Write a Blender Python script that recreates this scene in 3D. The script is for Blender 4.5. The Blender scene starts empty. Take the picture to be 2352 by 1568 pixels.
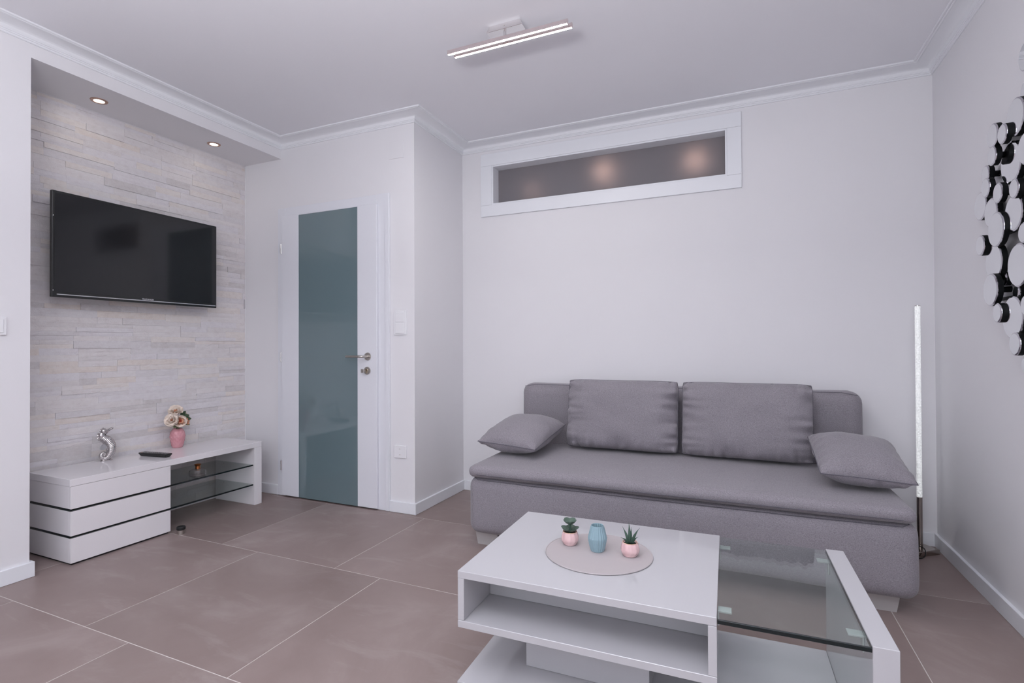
import bpy, bmesh, math, random
from mathutils import Vector, Matrix, noise

random.seed(11)
scene = bpy.context.scene
COL = scene.collection
PI = math.pi

# ------------------------------------------------------------------ camera
XL, XS, XJ, XR = -3.057, -3.428, -1.902, 0.960      # left wall, stone face, return wall, right wall
YP, YD, YB, YR = 1.331, 2.797, 3.435, -2.60         # niche start, door wall, back wall, rear wall
ZC, ZS = 2.565, 2.447                               # ceiling, niche soffit
yaw, pitch, roll = math.radians(23.585), math.radians(0.480), math.radians(-0.248)
fwd = Vector((-math.sin(yaw)*math.cos(pitch), math.cos(yaw)*math.cos(pitch), math.sin(pitch)))
rgt = Vector((math.cos(yaw), math.sin(yaw), 0)); upv = rgt.cross(fwd)
r2 = rgt*math.cos(roll) + upv*math.sin(roll); u2 = -rgt*math.sin(roll) + upv*math.cos(roll)
camd = bpy.data.cameras.new('camera'); cam = bpy.data.objects.new('camera', camd); COL.objects.link(cam)
camd.sensor_fit = 'HORIZONTAL'; camd.sensor_width = 36.0; camd.lens = 36.0*1191.7/2352.0
camd.clip_start = 0.02
m3 = Matrix((r2, u2, -fwd)).transposed()
cam.matrix_world = Matrix.Translation((0, 0, 1.0741)) @ m3.to_4x4()
scene.camera = cam

# ------------------------------------------------------------------ world, lights, exposure
world = bpy.data.worlds.new('world'); scene.world = world; world.use_nodes = True
bg = world.node_tree.nodes['Background']; bg.inputs[0].default_value = (0.80, 0.88, 1.0, 1); bg.inputs[1].default_value = 1.0

def area(name, loc, rot, sx, sy, power, col):
    l = bpy.data.lights.new(name, 'AREA'); l.shape = 'RECTANGLE'; l.size = sx; l.size_y = sy
    l.energy = power; l.color = col
    o = bpy.data.objects.new(name, l); COL.objects.link(o); o.location = loc; o.rotation_euler = rot
    return o
# daylight entering through the wide balcony window in the wall behind the camera
area('window_daylight', (-0.85, YR-0.04, 1.435), (PI/2, 0, 0), 3.1, 1.9, 16, (0.92, 0.95, 1.0))
# added light standing in for a camera flash bounced off the ceiling
area('flash_bounce', (-0.60, -0.30, 1.66), (PI, 0, 0), 0.6, 0.6, 88, (0.97, 0.975, 1.0))
fl = bpy.data.lights.new('flash_direct', 'POINT'); fl.energy = 16; fl.shadow_soft_size = 0.07; fl.color = (1.0, 0.97, 0.96)  # added point light for the weak direct part of the flash
flo = bpy.data.objects.new('flash_direct', fl); COL.objects.link(flo); flo.location = (-0.12, -1.0, 1.38)

vs = scene.view_settings
vs.view_transform = 'Standard'; vs.look = 'None'; vs.exposure = -0.08; vs.gamma = 1.0; vs.use_curve_mapping = False

# ------------------------------------------------------------------ materials
def lin(r, g, b):
    f = lambda c: (c/255/12.92) if c/255 <= 0.04045 else ((c/255+0.055)/1.055)**2.4
    return (f(r), f(g), f(b), 1)

def mat(name, col, rough=0.5, metal=0.0, spec=0.5, trans=0.0, ior=1.5, emit=None, estr=0.0, coat=0.0, sheen=0.0):
    m = bpy.data.materials.new(name); m.use_nodes = True
    p = m.node_tree.nodes['Principled BSDF']; I = p.inputs
    I['Base Color'].default_value = col if len(col) == 4 else (*col, 1)
    I['Roughness'].default_value = rough; I['Metallic'].default_value = metal
    I['Specular IOR Level'].default_value = spec; I['IOR'].default_value = ior
    I['Transmission Weight'].default_value = trans; I['Coat Weight'].default_value = coat
    I['Sheen Weight'].default_value = sheen
    if emit: I['Emission Color'].default_value = emit if len(emit) == 4 else (*emit, 1); I['Emission Strength'].default_value = estr
    return m

def nodes(m): return m.node_tree.nodes, m.node_tree.links, m.node_tree.nodes['Principled BSDF']

def noise_tex(N, L, scale, detail=3, rough=0.5, coord='Object', mapscale=None):
    tc = N.new('ShaderNodeTexCoord'); t = N.new('ShaderNodeTexNoise')
    t.inputs['Scale'].default_value = scale; t.inputs['Detail'].default_value = detail; t.inputs['Roughness'].default_value = rough
    src = tc.outputs[coord]
    if mapscale:
        mp = N.new('ShaderNodeMapping'); mp.inputs['Scale'].default_value = mapscale; L.new(src, mp.inputs['Vector']); src = mp.outputs[0]
    L.new(src, t.inputs['Vector'])
    return t

def ramp(N, L, src, stops):
    r = N.new('ShaderNodeValToRGB'); e = r.color_ramp.elements
    while len(e) < len(stops): e.new(0.5)
    for i, (p, c) in enumerate(stops): e[i].position = p; e[i].color = c
    L.new(src, r.inputs[0]); return r

def bump(N, L, src, p, strength, dist):
    b = N.new('ShaderNodeBump'); b.inputs['Strength'].default_value = strength; b.inputs['Distance'].default_value = dist
    L.new(src, b.inputs['Height']); L.new(b.outputs[0], p.inputs['Normal']); return b

def mix(c, d, t): return tuple(c[i]*(1-t)+d[i]*t for i in range(3)) + (1,)

def paint(name, col, rough=0.85, spec=0.25):
    m = mat(name, col, rough, spec=spec); N, L, p = nodes(m)
    t = noise_tex(N, L, 260, 2); bump(N, L, t.outputs[0], p, 0.05, 0.002)
    t2 = noise_tex(N, L, 1.4, 2); r = ramp(N, L, t2.outputs[0], [(0.3, mix(col, (0, 0, 0), 0.015)), (0.7, col)])
    L.new(r.outputs[0], p.inputs['Base Color'])
    return m

M = {}
M['wall'] = paint('wall_paint', (0.835, 0.826, 0.855, 1))
M['ceiling'] = paint('ceiling_paint', (0.88, 0.88, 0.925, 1))
M['trim'] = mat('white_trim', (0.855, 0.87, 0.915, 1), 0.4)
M['plaster'] = mat('plaster_moulding', (0.86, 0.87, 0.91, 1), 0.55, spec=0.3)
M['lacquer'] = mat('white_lacquer', (0.85, 0.825, 0.855, 1), 0.035, spec=0.5)
M['lacquer2'] = mat('white_satin', (0.82, 0.81, 0.85, 1), 0.28, spec=0.4)
M['doorwhite'] = mat('door_white', (0.815, 0.825, 0.88, 1), 0.3)
M['plastic'] = mat('white_plastic', (0.88, 0.88, 0.91, 1), 0.25)
M['darkgap'] = mat('dark_plinth', (0.012, 0.012, 0.014, 1), 0.5)
M['chrome'] = mat('chrome', (0.82, 0.80, 0.80, 1), 0.08, metal=1)
M['steel'] = mat('brushed_steel', (0.56, 0.53, 0.50, 1), 0.28, metal=1)
M['lampsteel'] = mat('satin_lamp_steel', (0.42, 0.37, 0.34, 1), 0.22, metal=1)
M['barmetal'] = mat('satin_aluminium', (0.80, 0.70, 0.69, 1), 0.22, metal=1)
M['footsilver'] = mat('silver_foot', (0.52, 0.50, 0.50, 1), 0.4, metal=0.25)
M['black'] = mat('black_plastic', (0.012, 0.013, 0.014, 1), 0.22)
M['rubber'] = mat('black_rubber', (0.012, 0.013, 0.014, 1), 0.55)
M['button'] = mat('grey_button', (0.18, 0.17, 0.18, 1), 0.4)
M['redbutton'] = mat('pale_red_button', (0.45, 0.25, 0.24, 1), 0.4)
M['screen'] = mat('tv_screen', (0.010, 0.011, 0.013, 1), 0.09, spec=0.55)
M['silver'] = mat('silver_strip', (0.60, 0.60, 0.63, 1), 0.3, metal=0.6)
M['doorglass'] = mat('painted_door_glass', lin(110, 129, 135), 0.015, spec=0.85)
M['mirror'] = mat('mirror_glass', (0.86, 0.87, 0.88, 1), 0.0, metal=1)
M['mirrorrim'] = mat('mirror_bevel', (0.62, 0.60, 0.64, 1), 0.12, metal=1)
M['blackrim'] = mat('black_lacquer', (0.006, 0.007, 0.008, 1), 0.55, spec=0.15)
M['silverfig'] = mat('silver_plating', (0.60, 0.57, 0.57, 1), 0.12, metal=1)
M['copper'] = mat('copper_metal', (0.62, 0.24, 0.09, 1), 0.25, metal=1)
M['leafdark'] = mat('dark_green_leaf', lin(60, 84, 72), 0.45)
M['leafgrey'] = mat('grey_green_leaf', lin(82, 102, 90), 0.5)
M['leafrose'] = mat('rose_leaf', lin(62, 84, 58), 0.5)
M['leafpale'] = mat('pale_leaf', lin(128, 140, 92), 0.5)
M['soil'] = mat('dark_soil', lin(50, 42, 40), 0.9)
M['petal'] = mat('cream_petal', lin(246, 232, 220), 0.6, spec=0.2)
M['petalpink'] = mat('peach_petal', lin(235, 180, 150), 0.6, spec=0.2)
M['petalcore'] = mat('coral_petal', lin(228, 120, 96), 0.6, spec=0.2)
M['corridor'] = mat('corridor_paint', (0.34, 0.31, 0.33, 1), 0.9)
M['cleargloss'] = mat('clear_acrylic', (0.97, 0.98, 0.98, 1), 0.08, trans=1.0, ior=1.49)
M['led'] = mat('led_diffuser', (0.9, 0.9, 0.88, 1), 0.5, emit=(1.0, 0.975, 0.94), estr=215.0)
M['spotled'] = mat('spot_lens', (0.9, 0.9, 0.88, 1), 0.5, emit=(1.0, 0.93, 0.84), estr=24.0)
M['spotring'] = mat('spot_ring', (0.46, 0.31, 0.25, 1), 0.4, metal=1)
M['globe'] = mat('warm_globe', (0.9, 0.7, 0.5, 1), 0.5, emit=(1.0, 0.64, 0.48), estr=7.0)
M['frame'] = mat('upvc_frame', (0.82, 0.82, 0.85, 1), 0.35)

# clear glass that also lets light through to shade nothing too dark
def glass(name, col, rough=0.0, edge=None):
    """flat pane: Fresnel reflection over a tinted see-through body"""
    m = bpy.data.materials.new(name); m.use_nodes = True; N = m.node_tree.nodes; L = m.node_tree.links
    N.remove(N['Principled BSDF']); out = N['Material Output']
    t = N.new('ShaderNodeBsdfTransparent'); t.inputs[0].default_value = col
    g = N.new('ShaderNodeBsdfGlossy'); g.inputs['Roughness'].default_value = rough
    lw = N.new('ShaderNodeLayerWeight'); lw.inputs['Blend'].default_value = 0.5
    pw = N.new('ShaderNodeMath'); pw.operation = 'POWER'; pw.inputs[1].default_value = 5.0; L.new(lw.outputs['Facing'], pw.inputs[0])
    f = N.new('ShaderNodeMath'); f.operation = 'MULTIPLY_ADD'; f.inputs[1].default_value = 0.96; f.inputs[2].default_value = 0.04; L.new(pw.outputs[0], f.inputs[0])
    x = N.new('ShaderNodeMixShader'); L.new(f.outputs[0], x.inputs[0]); L.new(t.outputs[0], x.inputs[1]); L.new(g.outputs[0], x.inputs[2]); L.new(x.outputs[0], out.inputs['Surface'])
    return m
M['outpane'] = glass('clear_pane', (0.97, 0.98, 0.98, 1))
M['tableglass'] = glass('table_glass', (0.93, 0.97, 0.955, 1))
M['shelfglass'] = glass('shelf_glass', (0.86, 0.90, 0.89, 1))
M['glassedge'] = mat('green_glass_edge', lin(14, 26, 29), 0.08, spec=0.5)
M['bottleglass'] = mat('bottle_glass', (0.93, 0.90, 0.90, 1), 0.0, trans=1.0, ior=1.45)

def frosted():
    m = mat('frosted_glass', (0.58, 0.555, 0.59, 1), 0.62, trans=0.72, ior=1.35, spec=0.3)
    return m
M['frosted'] = frosted()

def tile_mat():
    m = mat('porcelain_tile', (0.33, 0.27, 0.265, 1), 0.42, spec=0.35); N, L, p = nodes(m)
    tc = N.new('ShaderNodeTexCoord'); oi = N.new('ShaderNodeObjectInfo')
    mul = N.new('ShaderNodeMath'); mul.operation = 'MULTIPLY'; mul.inputs[1].default_value = 37.0; L.new(oi.outputs['Random'], mul.inputs[0])
    cx = N.new('ShaderNodeCombineXYZ'); L.new(mul.outputs[0], cx.inputs[0]); L.new(mul.outputs[0], cx.inputs[2])
    ad = N.new('ShaderNodeVectorMath'); ad.operation = 'ADD'; L.new(tc.outputs['Object'], ad.inputs[0]); L.new(cx.outputs[0], ad.inputs[1])
    def nt(scale, detail, sc):
        mp = N.new('ShaderNodeMapping'); mp.inputs['Scale'].default_value = sc; L.new(ad.outputs[0], mp.inputs['Vector'])
        t = N.new('ShaderNodeTexNoise'); t.inputs['Scale'].default_value = scale; t.inputs['Detail'].default_value = detail
        t.inputs['Roughness'].default_value = 0.62; t.inputs['Distortion'].default_value = 0.6; L.new(mp.outputs[0], t.inputs['Vector']); return t
    t1 = nt(2.2, 7, (1, 1, 1)); t2 = nt(5.0, 9, (0.55, 1.6, 1)); t3 = nt(420, 2, (1, 1, 1))
    c1 = ramp(N, L, t1.outputs[0], [(0.30, lin(138, 121, 118)), (0.55, lin(148, 132, 129)), (0.72, lin(160, 146, 143))])
    c2 = ramp(N, L, t2.outputs[0], [(0.56, (0, 0, 0, 1)), (0.74, (1, 1, 1, 1))])
    mx = N.new('ShaderNodeMix'); mx.data_type = 'RGBA'; mx.inputs['B'].default_value = lin(176, 166, 163)
    mm = N.new('ShaderNodeMath'); mm.operation = 'MULTIPLY'; mm.inputs[1].default_value = 0.42
    L.new(c2.outputs[0], mm.inputs[0]); L.new(mm.outputs[0], mx.inputs['Factor']); L.new(c1.outputs[0], mx.inputs['A'])
    hv = N.new('ShaderNodeHueSaturation')
    mr = N.new('ShaderNodeMapRange'); mr.inputs['To Min'].default_value = 0.93; mr.inputs['To Max'].default_value = 1.05
    L.new(oi.outputs['Random'], mr.inputs['Value']); L.new(mr.outputs[0], hv.inputs['Value']); L.new(mx.outputs['Result'], hv.inputs['Color'])
    L.new(hv.outputs[0], p.inputs['Base Color'])
    rr = N.new('ShaderNodeMapRange'); rr.inputs['To Min'].default_value = 0.34; rr.inputs['To Max'].default_value = 0.5
    L.new(t1.outputs[0], rr.inputs['Value']); L.new(rr.outputs[0], p.inputs['Roughness'])
    bump(N, L, t3.outputs[0], p, 0.06, 0.001)
    return m
M['tile'] = tile_mat()
M['grout'] = mat('grout', lin(205, 198, 195), 0.9)

def fabric():
    m = mat('grey_woven_fabric', (0.25, 0.24, 0.265, 1), 0.95, spec=0.12, sheen=0.25); N, L, p = nodes(m)
    a = noise_tex(N, L, 520, 2, mapscale=(1, 1, 1.8)); b = noise_tex(N, L, 270, 2, mapscale=(0.8, 1, 1.4)); c = noise_tex(N, L, 5, 3)
    ad = N.new('ShaderNodeMath'); ad.operation = 'ADD'; L.new(a.outputs[0], ad.inputs[0]); L.new(b.outputs[0], ad.inputs[1])
    r = ramp(N, L, ad.outputs[0], [(0.30, lin(118, 113, 120)), (0.5, lin(145, 140, 147)), (0.72, lin(168, 163, 170))])
    ad2 = N.new('ShaderNodeMath'); ad2.operation = 'MULTIPLY'; ad2.inputs[1].default_value = 0.5; L.new(ad.outputs[0], ad2.inputs[0]); L.new(ad2.outputs[0], r.inputs[0])
    hv = N.new('ShaderNodeHueSaturation'); mr = N.new('ShaderNodeMapRange'); mr.inputs['To Min'].default_value = 0.93; mr.inputs['To Max'].default_value = 1.06
    L.new(c.outputs[0], mr.inputs['Value']); L.new(mr.outputs[0], hv.inputs['Value']); L.new(r.outputs[0], hv.inputs['Color'])
    L.new(hv.outputs[0], p.inputs['Base Color']); bump(N, L, ad2.outputs[0], p, 0.3, 0.002)
    return m
M['fabric'] = fabric()
M['piping'] = mat('grey_seam', lin(112, 109, 118), 0.95, spec=0.1)
M['stitch'] = mat('light_stitching', lin(165, 162, 170), 0.9, spec=0.1)

def stone_mat(i, col):
    m = mat('split_face_stone_%s' % 'abcdefgh'[i], col, 0.72, spec=0.35); N, L, p = nodes(m)
    a = noise_tex(N, L, 34, 7, 0.7, 'Object', (1, 0.8, 1.3)); b = noise_tex(N, L, 190, 4, 0.7)
    r = ramp(N, L, a.outputs[0], [(0.26, mix(col, lin(186, 176, 173), 0.26)), (0.45, col), (0.75, mix(col, (0.92, 0.92, 0.93), 0.4))])
    L.new(r.outputs[0], p.inputs['Base Color'])
    ad = N.new('ShaderNodeMath'); ad.operation = 'ADD'; L.new(a.outputs[0], ad.inputs[0]); L.new(b.outputs[0], ad.inputs[1])
    bump(N, L, ad.outputs[0], p, 0.42, 0.006)
    return m
STONE_COL = [lin(233, 228, 229), lin(228, 223, 224), lin(226, 222, 225), lin(234, 227, 224), lin(217, 212, 213), lin(231, 227, 231), lin(233, 224, 219)]
STONES = [stone_mat(i, c) for i, c in enumerate(STONE_COL)]

def ceramic(name, col, vary):
    m = mat(name, col, 0.16); N, L, p = nodes(m)
    t = noise_tex(N, L, 30, 3); r = ramp(N, L, t.outputs[0], [(0.35, col), (0.7, vary)]); L.new(r.outputs[0], p.inputs['Base Color'])
    return m
M['pinkpot'] = ceramic('pale_pink_glaze', lin(216, 178, 180), lin(228, 198, 199))
M['pinkvase'] = ceramic('rose_pink_glaze', lin(214, 148, 157), lin(222, 163, 171))
M['bluevase'] = mat('dusty_blue_ceramic', lin(138, 165, 175), 0.42)
M['rimgold'] = mat('warm_rim', lin(240, 200, 160), 0.3)
M['mat'] = mat('woven_straw', lin(182, 175, 177), 0.8, spec=0.2)

def crystal():
    m = mat('lit_crystal_tube', (0.9, 0.92, 0.92, 1), 0.15, emit=(0.97, 1.0, 1.0), estr=0.75); N, L, p = nodes(m)
    t = N.new('ShaderNodeTexVoronoi'); t.inputs['Scale'].default_value = 150; tc = N.new('ShaderNodeTexCoord'); L.new(tc.outputs['Object'], t.inputs['Vector'])
    mr = N.new('ShaderNodeMapRange'); mr.inputs['From Max'].default_value = 0.7; mr.inputs['To Min'].default_value = 0.62; mr.inputs['To Max'].default_value = 0.22
    L.new(t.outputs['Distance'], mr.inputs['Value']); L.new(mr.outputs[0], p.inputs['Emission Strength'])
    bump(N, L, t.outputs['Distance'], p, 0.6, 0.003)
    return m
M['crystal'] = crystal()

# ------------------------------------------------------------------ object helpers
ROOT = {}
def thing(name, label, cat, loc, rotz=0.0, group=None, kind=None):
    o = bpy.data.objects.new(name, None); o.empty_display_size = 0.05; COL.objects.link(o)
    o.location = loc; o.rotation_euler = (0, 0, rotz)
    if label: o['label'] = label
    if cat: o['category'] = cat
    if group: o['group'] = group
    if kind: o['kind'] = kind
    ROOT[o.name] = Matrix.Translation(loc) @ Matrix.Rotation(rotz, 4, 'Z')
    return o

def obj(name, bm, m, parent=None, smooth=None, local=False, origin=None, recalc=True):
    """link a bmesh (world coordinates unless local) as one mesh object under parent"""
    if recalc: bmesh.ops.recalc_face_normals(bm, faces=bm.faces)
    T = None
    if parent is not None:
        T = ROOT[parent.name]
        if not local: bm.transform(T.inverted())
    elif origin is not None:
        T = Matrix.Translation(origin); bm.transform(T.inverted())
    me = bpy.data.meshes.new(name); bm.to_mesh(me); bm.free()
    for mm in (m if isinstance(m, list) else [m]): me.materials.append(mm)
    if smooth is not None:
        me.polygons.foreach_set('use_smooth', [True]*len(me.polygons))
        if smooth < 180: me.set_sharp_from_angle(angle=math.radians(smooth))
    o = bpy.data.objects.new(name, me); COL.objects.link(o)
    if parent is not None: o.parent = parent; ROOT[o.name] = T
    elif origin is not None: o.location = origin; ROOT[o.name] = T
    else: ROOT[o.name] = Matrix.Identity(4)
    return o

def tag(o, label, cat, group=None, kind=None):
    if label: o['label'] = label
    if cat: o['category'] = cat
    if group: o['group'] = group
    if kind: o['kind'] = kind
    return o

def struct(name, bm, m, label=None, cat=None, smooth=None):
    o = obj(name, bm, m, smooth=smooth); o['kind'] = 'structure'
    if label: o['label'] = label
    if cat: o['category'] = cat
    return o

def box(bm, lo, hi, bev=0.0, seg=1):
    lo, hi = Vector(lo), Vector(hi)
    c = (lo+hi)/2; s = hi-lo
    r = bmesh.ops.create_cube(bm, size=1.0, matrix=Matrix.Translation(c) @ Matrix.Diagonal((s.x, s.y, s.z, 1)))
    if bev:
        es = set()
        for v in r['verts']: es.update(v.link_edges)
        bmesh.ops.bevel(bm, geom=list(es), offset=bev, segments=seg, profile=0.5, affect='EDGES')
    return bm

def nb(): return bmesh.new()
def bx(lo, hi, bev=0.0, seg=1): return box(nb(), lo, hi, bev, seg)

def cyl(bm, p0, p1, r0, r1=None, n=24, caps=True):
    p0, p1 = Vector(p0), Vector(p1); d = p1-p0; r1 = r0 if r1 is None else r1
    q = Vector((0, 0, 1)).rotation_difference(d.normalized()).to_matrix().to_4x4()
    bmesh.ops.create_cone(bm, cap_ends=caps, segments=n, radius1=r0, radius2=r1, depth=d.length, matrix=Matrix.Translation((p0+p1)/2) @ q)
    return bm

def lathe(bm, prof, c, n=32, rfun=None, cap0=True, cap1=False):
    rings = []
    for r, z in prof:
        ring = []
        for k in range(n):
            a = 2*PI*k/n; rr = r*(rfun(a, r, z) if rfun else 1)
            ring.append(bm.verts.new((c[0]+rr*math.cos(a), c[1]+rr*math.sin(a), c[2]+z)))
        rings.append(ring)
    for i in range(len(rings)-1):
        for k in range(n): bm.faces.new((rings[i][k], rings[i][(k+1) % n], rings[i+1][(k+1) % n], rings[i+1][k]))
    if cap0: bm.faces.new(rings[0])
    if cap1: bm.faces.new(rings[-1])
    return bm

def tube(bm, pts, rad, n=10, closed=False, squash=None):
    """sweep a circle along pts; rad a number or list"""
    pts = [Vector(p) for p in pts]; N = len(pts); rings = []
    prev = None
    for i, p in enumerate(pts):
        if closed: t = (pts[(i+1) % N]-pts[i-1]).normalized()
        else: t = (pts[min(i+1, N-1)]-pts[max(i-1, 0)]).normalized()
        if prev is None:
            a = Vector((0, 0, 1)) if abs(t.z) < 0.9 else Vector((1, 0, 0))
            u = t.cross(a).normalized()
        else:
            u = (prev-t*prev.dot(t)).normalized()
        prev = u; w = t.cross(u); r = rad[i] if isinstance(rad, (list, tuple)) else rad
        rings.append([bm.verts.new(p+(u*math.cos(2*PI*k/n)+w*math.sin(2*PI*k/n))*r) for k in range(n)])
    for i in range(N if closed else N-1):
        a, b = rings[i], rings[(i+1) % N]
        for k in range(n): bm.faces.new((a[k], a[(k+1) % n], b[(k+1) % n], b[k]))
    if not closed: bm.faces.new(rings[0]); bm.faces.new(rings[-1])
    return bm

def smooth_path(pts, sub=6):
    """Catmull-Rom resample; works on tuples of any length"""
    out = []; n = len(pts)
    for i in range(n-1):
        p0, p1, p2, p3 = pts[max(i-1, 0)], pts[i], pts[i+1], pts[min(i+2, n-1)]
        for k in range(sub):
            t = k/sub
            out.append(tuple(0.5*((2*b)+(-a+c)*t+(2*a-5*b+4*c-d)*t*t+(-a+3*b-3*c+d)*t*t*t) for a, b, c, d in zip(p0, p1, p2, p3)))
    out.append(tuple(pts[-1])); return out

def soft_box(lo, hi, r, cuts=(24, 12, 6), bulge=(0, 0, 0), wob=0.0, seed=0.0):
    """rounded, slightly bulging upholstered block"""
    lo, hi = Vector(lo), Vector(hi); c = (lo+hi)/2; h = (hi-lo)/2
    bm = nb(); axes = ((0, 1, 2), (1, 2, 0), (2, 0, 1))
    for a, b, d in axes:
        na, nb_ = cuts[a], cuts[b]
        for s in (-1, 1):
            g = [[None]*(nb_+1) for _ in range(na+1)]
            for i in range(na+1):
                for j in range(nb_+1):
                    def cp(k, n, hh):   # crowd the samples into the rounded rim
                        t = -1+2*k/n; rr = min(r/hh, 0.95)
                        e = 1-rr
                        return (abs(t)**0.72)*(1 if t >= 0 else -1) if n > 4 else t
                    p = Vector((0, 0, 0)); p[a] = cp(i, na, h[a])*h[a]; p[b] = cp(j, nb_, h[b])*h[b]; p[d] = s*h[d]
                    g[i][j] = bm.verts.new(p)
            for i in range(na):
                for j in range(nb_): bm.faces.new((g[i][j], g[i+1][j], g[i+1][j+1], g[i][j+1]))
    bmesh.ops.remove_doubles(bm, verts=bm.verts, dist=1e-5)
    for v in bm.verts:
        p = v.co.copy(); u = Vector((p.x/h.x, p.y/h.y, p.z/h.z))
        q = Vector([max(-(h[k]-r), min(h[k]-r, p[k])) for k in range(3)])
        d = p-q
        if d.length > 1e-9: p = q+d.normalized()*r
        w = [1-u[k]**2 for k in range(3)]
        p.x += (1 if u.x > 0 else -1)*bulge[0]*w[1]*w[2]*abs(u.x)
        p.y += (1 if u.y > 0 else -1)*bulge[1]*(w[0]**0.3)*w[2]*abs(u.y) if w[0] > 0 else 0
        p.z += (1 if u.z > 0 else -1)*bulge[2]*(max(w[0], 0)**0.35)*(max(w[1], 0)**0.5)*abs(u.z)
        if wob: p += Vector(noise.noise_vector(Vector((p.x*5+seed, p.y*5, p.z*5))))*wob
        v.co = p+c
    return bm

def pillow(w, hgt, t, n=30, p=2.6, q=0.55, pinch=0.05, wr=0.006, seed=0.0, corner=0.0):
    """cushion lying in local xy, thickness z; returns bmesh and its seam loop"""
    bm = nb(); seam = []
    def outline(u, v):
        x = w/2*u*(1-pinch*(1-v*v)*abs(u)**3); y = hgt/2*v*(1-pinch*(1-u*u)*abs(v)**3)
        k = corner*(abs(u*v))**5
        return x*(1-k), y*(1-k*w/hgt*0.8)
    lay = {}
    for s in (1, -1):
        for i in range(n+1):
            for j in range(n+1):
                a = -1+2*i/n; b = -1+2*j/n
                u = math.sin(a*PI/2)*0.55+a*0.45; v = math.sin(b*PI/2)*0.55+b*0.45
                rim = i in (0, n) or j in (0, n)
                if rim and s == -1: lay[(s, i, j)] = lay[(1, i, j)]; continue
                x, y = outline(u, v)
                f = ((1-abs(u)**p)*(1-abs(v)**p))
                z = s*(t/2)*max(f, 0)**q
                e = max(abs(u), abs(v))
                k = wr*(0.35+1.0*e**3)
                nz = noise.noise(Vector((x*9+seed, y*9, s*3.1)))*k*1.2
                # folds running inwards from the seams
                fx = noise.noise(Vector((y*34+seed, x*5, s*2.0)))*k*abs(u)**4*1.6 + noise.noise(Vector((x*34+seed, y*5, s*5.0)))*k*abs(v)**4*1.6
                if not rim: z += s*(nz+fx)
                lay[(s, i, j)] = bm.verts.new((x, y, z))
    for s in (1, -1):
        for i in range(n):
            for j in range(n):
                f = [lay[(s, i, j)], lay[(s, i+1, j)], lay[(s, i+1, j+1)], lay[(s, i, j+1)]]
                bm.faces.new(f if s == 1 else f[::-1])
    loop = [(i, 0) for i in range(n)]+[(n, j) for j in range(n)]+[(i, n) for i in range(n, 0, -1)]+[(0, j) for j in range(n, 0, -1)]
    seam = [lay[(1, i, j)].co.copy() for i, j in loop]
    return bm, seam

# ------------------------------------------------------------------ room shell
WT = 0.16
# floor: screed/grout bed with every tile its own piece
floor = struct('floor', bx((XS-0.3, YR-0.2, -0.08), (XR+0.2, YB+0.1, -0.0007)), M['grout'], 'mottled taupe porcelain tile floor with pale grout lines', 'floor')
TP = 0.787
rows = [1.18+TP*k for k in range(-5, 4)]
for ri, y0 in enumerate(rows):
    k = ri-5                                   # row index counted from the row between y 1.18 and 1.97
    xoff = -2.318-0.274*k
    y1 = y0+TP
    ya, yb = max(y0, YR), min(y1, YB)
    if yb-ya < 0.02: continue
    i = -8
    while True:
        x0 = xoff+TP*i; x1 = x0+TP; i += 1
        if x0 > XR: break
        xa, xb = max(x0, XS-0.02), min(x1, XR)
        if xb-xa < 0.02: continue
        g = 0.0017
        obj('tile', bx((xa+g, ya+g, -0.012), (xb-g, yb-g, 0.0), 0.0006), M['tile'], floor)

struct('ceiling', bx((XS-0.3, YR-0.2, ZC), (XR+0.2, YB+0.1, ZC+0.1)), M['ceiling'], 'plain white ceiling', 'ceiling')

# left wall: near part, soffit over the niche, niche back
b = bx((XL-0.5, YR-0.2, 0), (XL, YP, ZC)); box(b, (XS-0.2, YP, ZS), (XL, YD, ZC))
struct('wall_left', b, M['wall'], 'white left wall with soffit above the niche', 'wall')
wall_niche = struct('wall_niche', bx((XS-0.2, YP, 0), (XS-0.016, YD, ZS)), M['wall'], 'niche wall clad in pale split-face stone behind the television', 'wall')
# door wall with opening
DX0, DX1, DZ = -3.040, -2.140, 2.045
b = bx((XS-0.2, YD, 0), (DX0, YD+0.12, ZC)); box(b, (DX1, YD, 0), (XJ, YD+0.12, ZC)); box(b, (DX0, YD, DZ), (DX1, YD+0.12, ZC))
box(b, (DX0, YD+0.10, 0), (DX1, YD+0.12, DZ))
struct('wall_door', b, M['wall'], 'short white wall holding the door', 'wall')
struct('wall_return', bx((XJ-0.13, YD+0.12, 0), (XJ, YB+WT, ZC)), M['wall'], 'narrow white return wall beside the sofa', 'wall')
# back wall with transom opening
WX0, WX1, WZ0, WZ1 = -1.652, -0.056, 2.108, 2.398
b = bx((XJ, YB, 0), (WX0, YB+WT, ZC)); box(b, (WX1, YB, 0), (XR+0.2, YB+WT, ZC)); box(b, (WX0, YB, 0), (WX1, YB+WT, WZ0)); box(b, (WX0, YB, WZ1), (WX1, YB+WT, ZC))
struct('wall_back', b, M['wall'], 'white back wall behind the grey sofa', 'wall')
struct('wall_right', bx((XR, YR-0.2, 0), (XR+0.15, YB, ZC)), M['wall'], 'white right wall carrying the round mirrors', 'wall')
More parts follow.
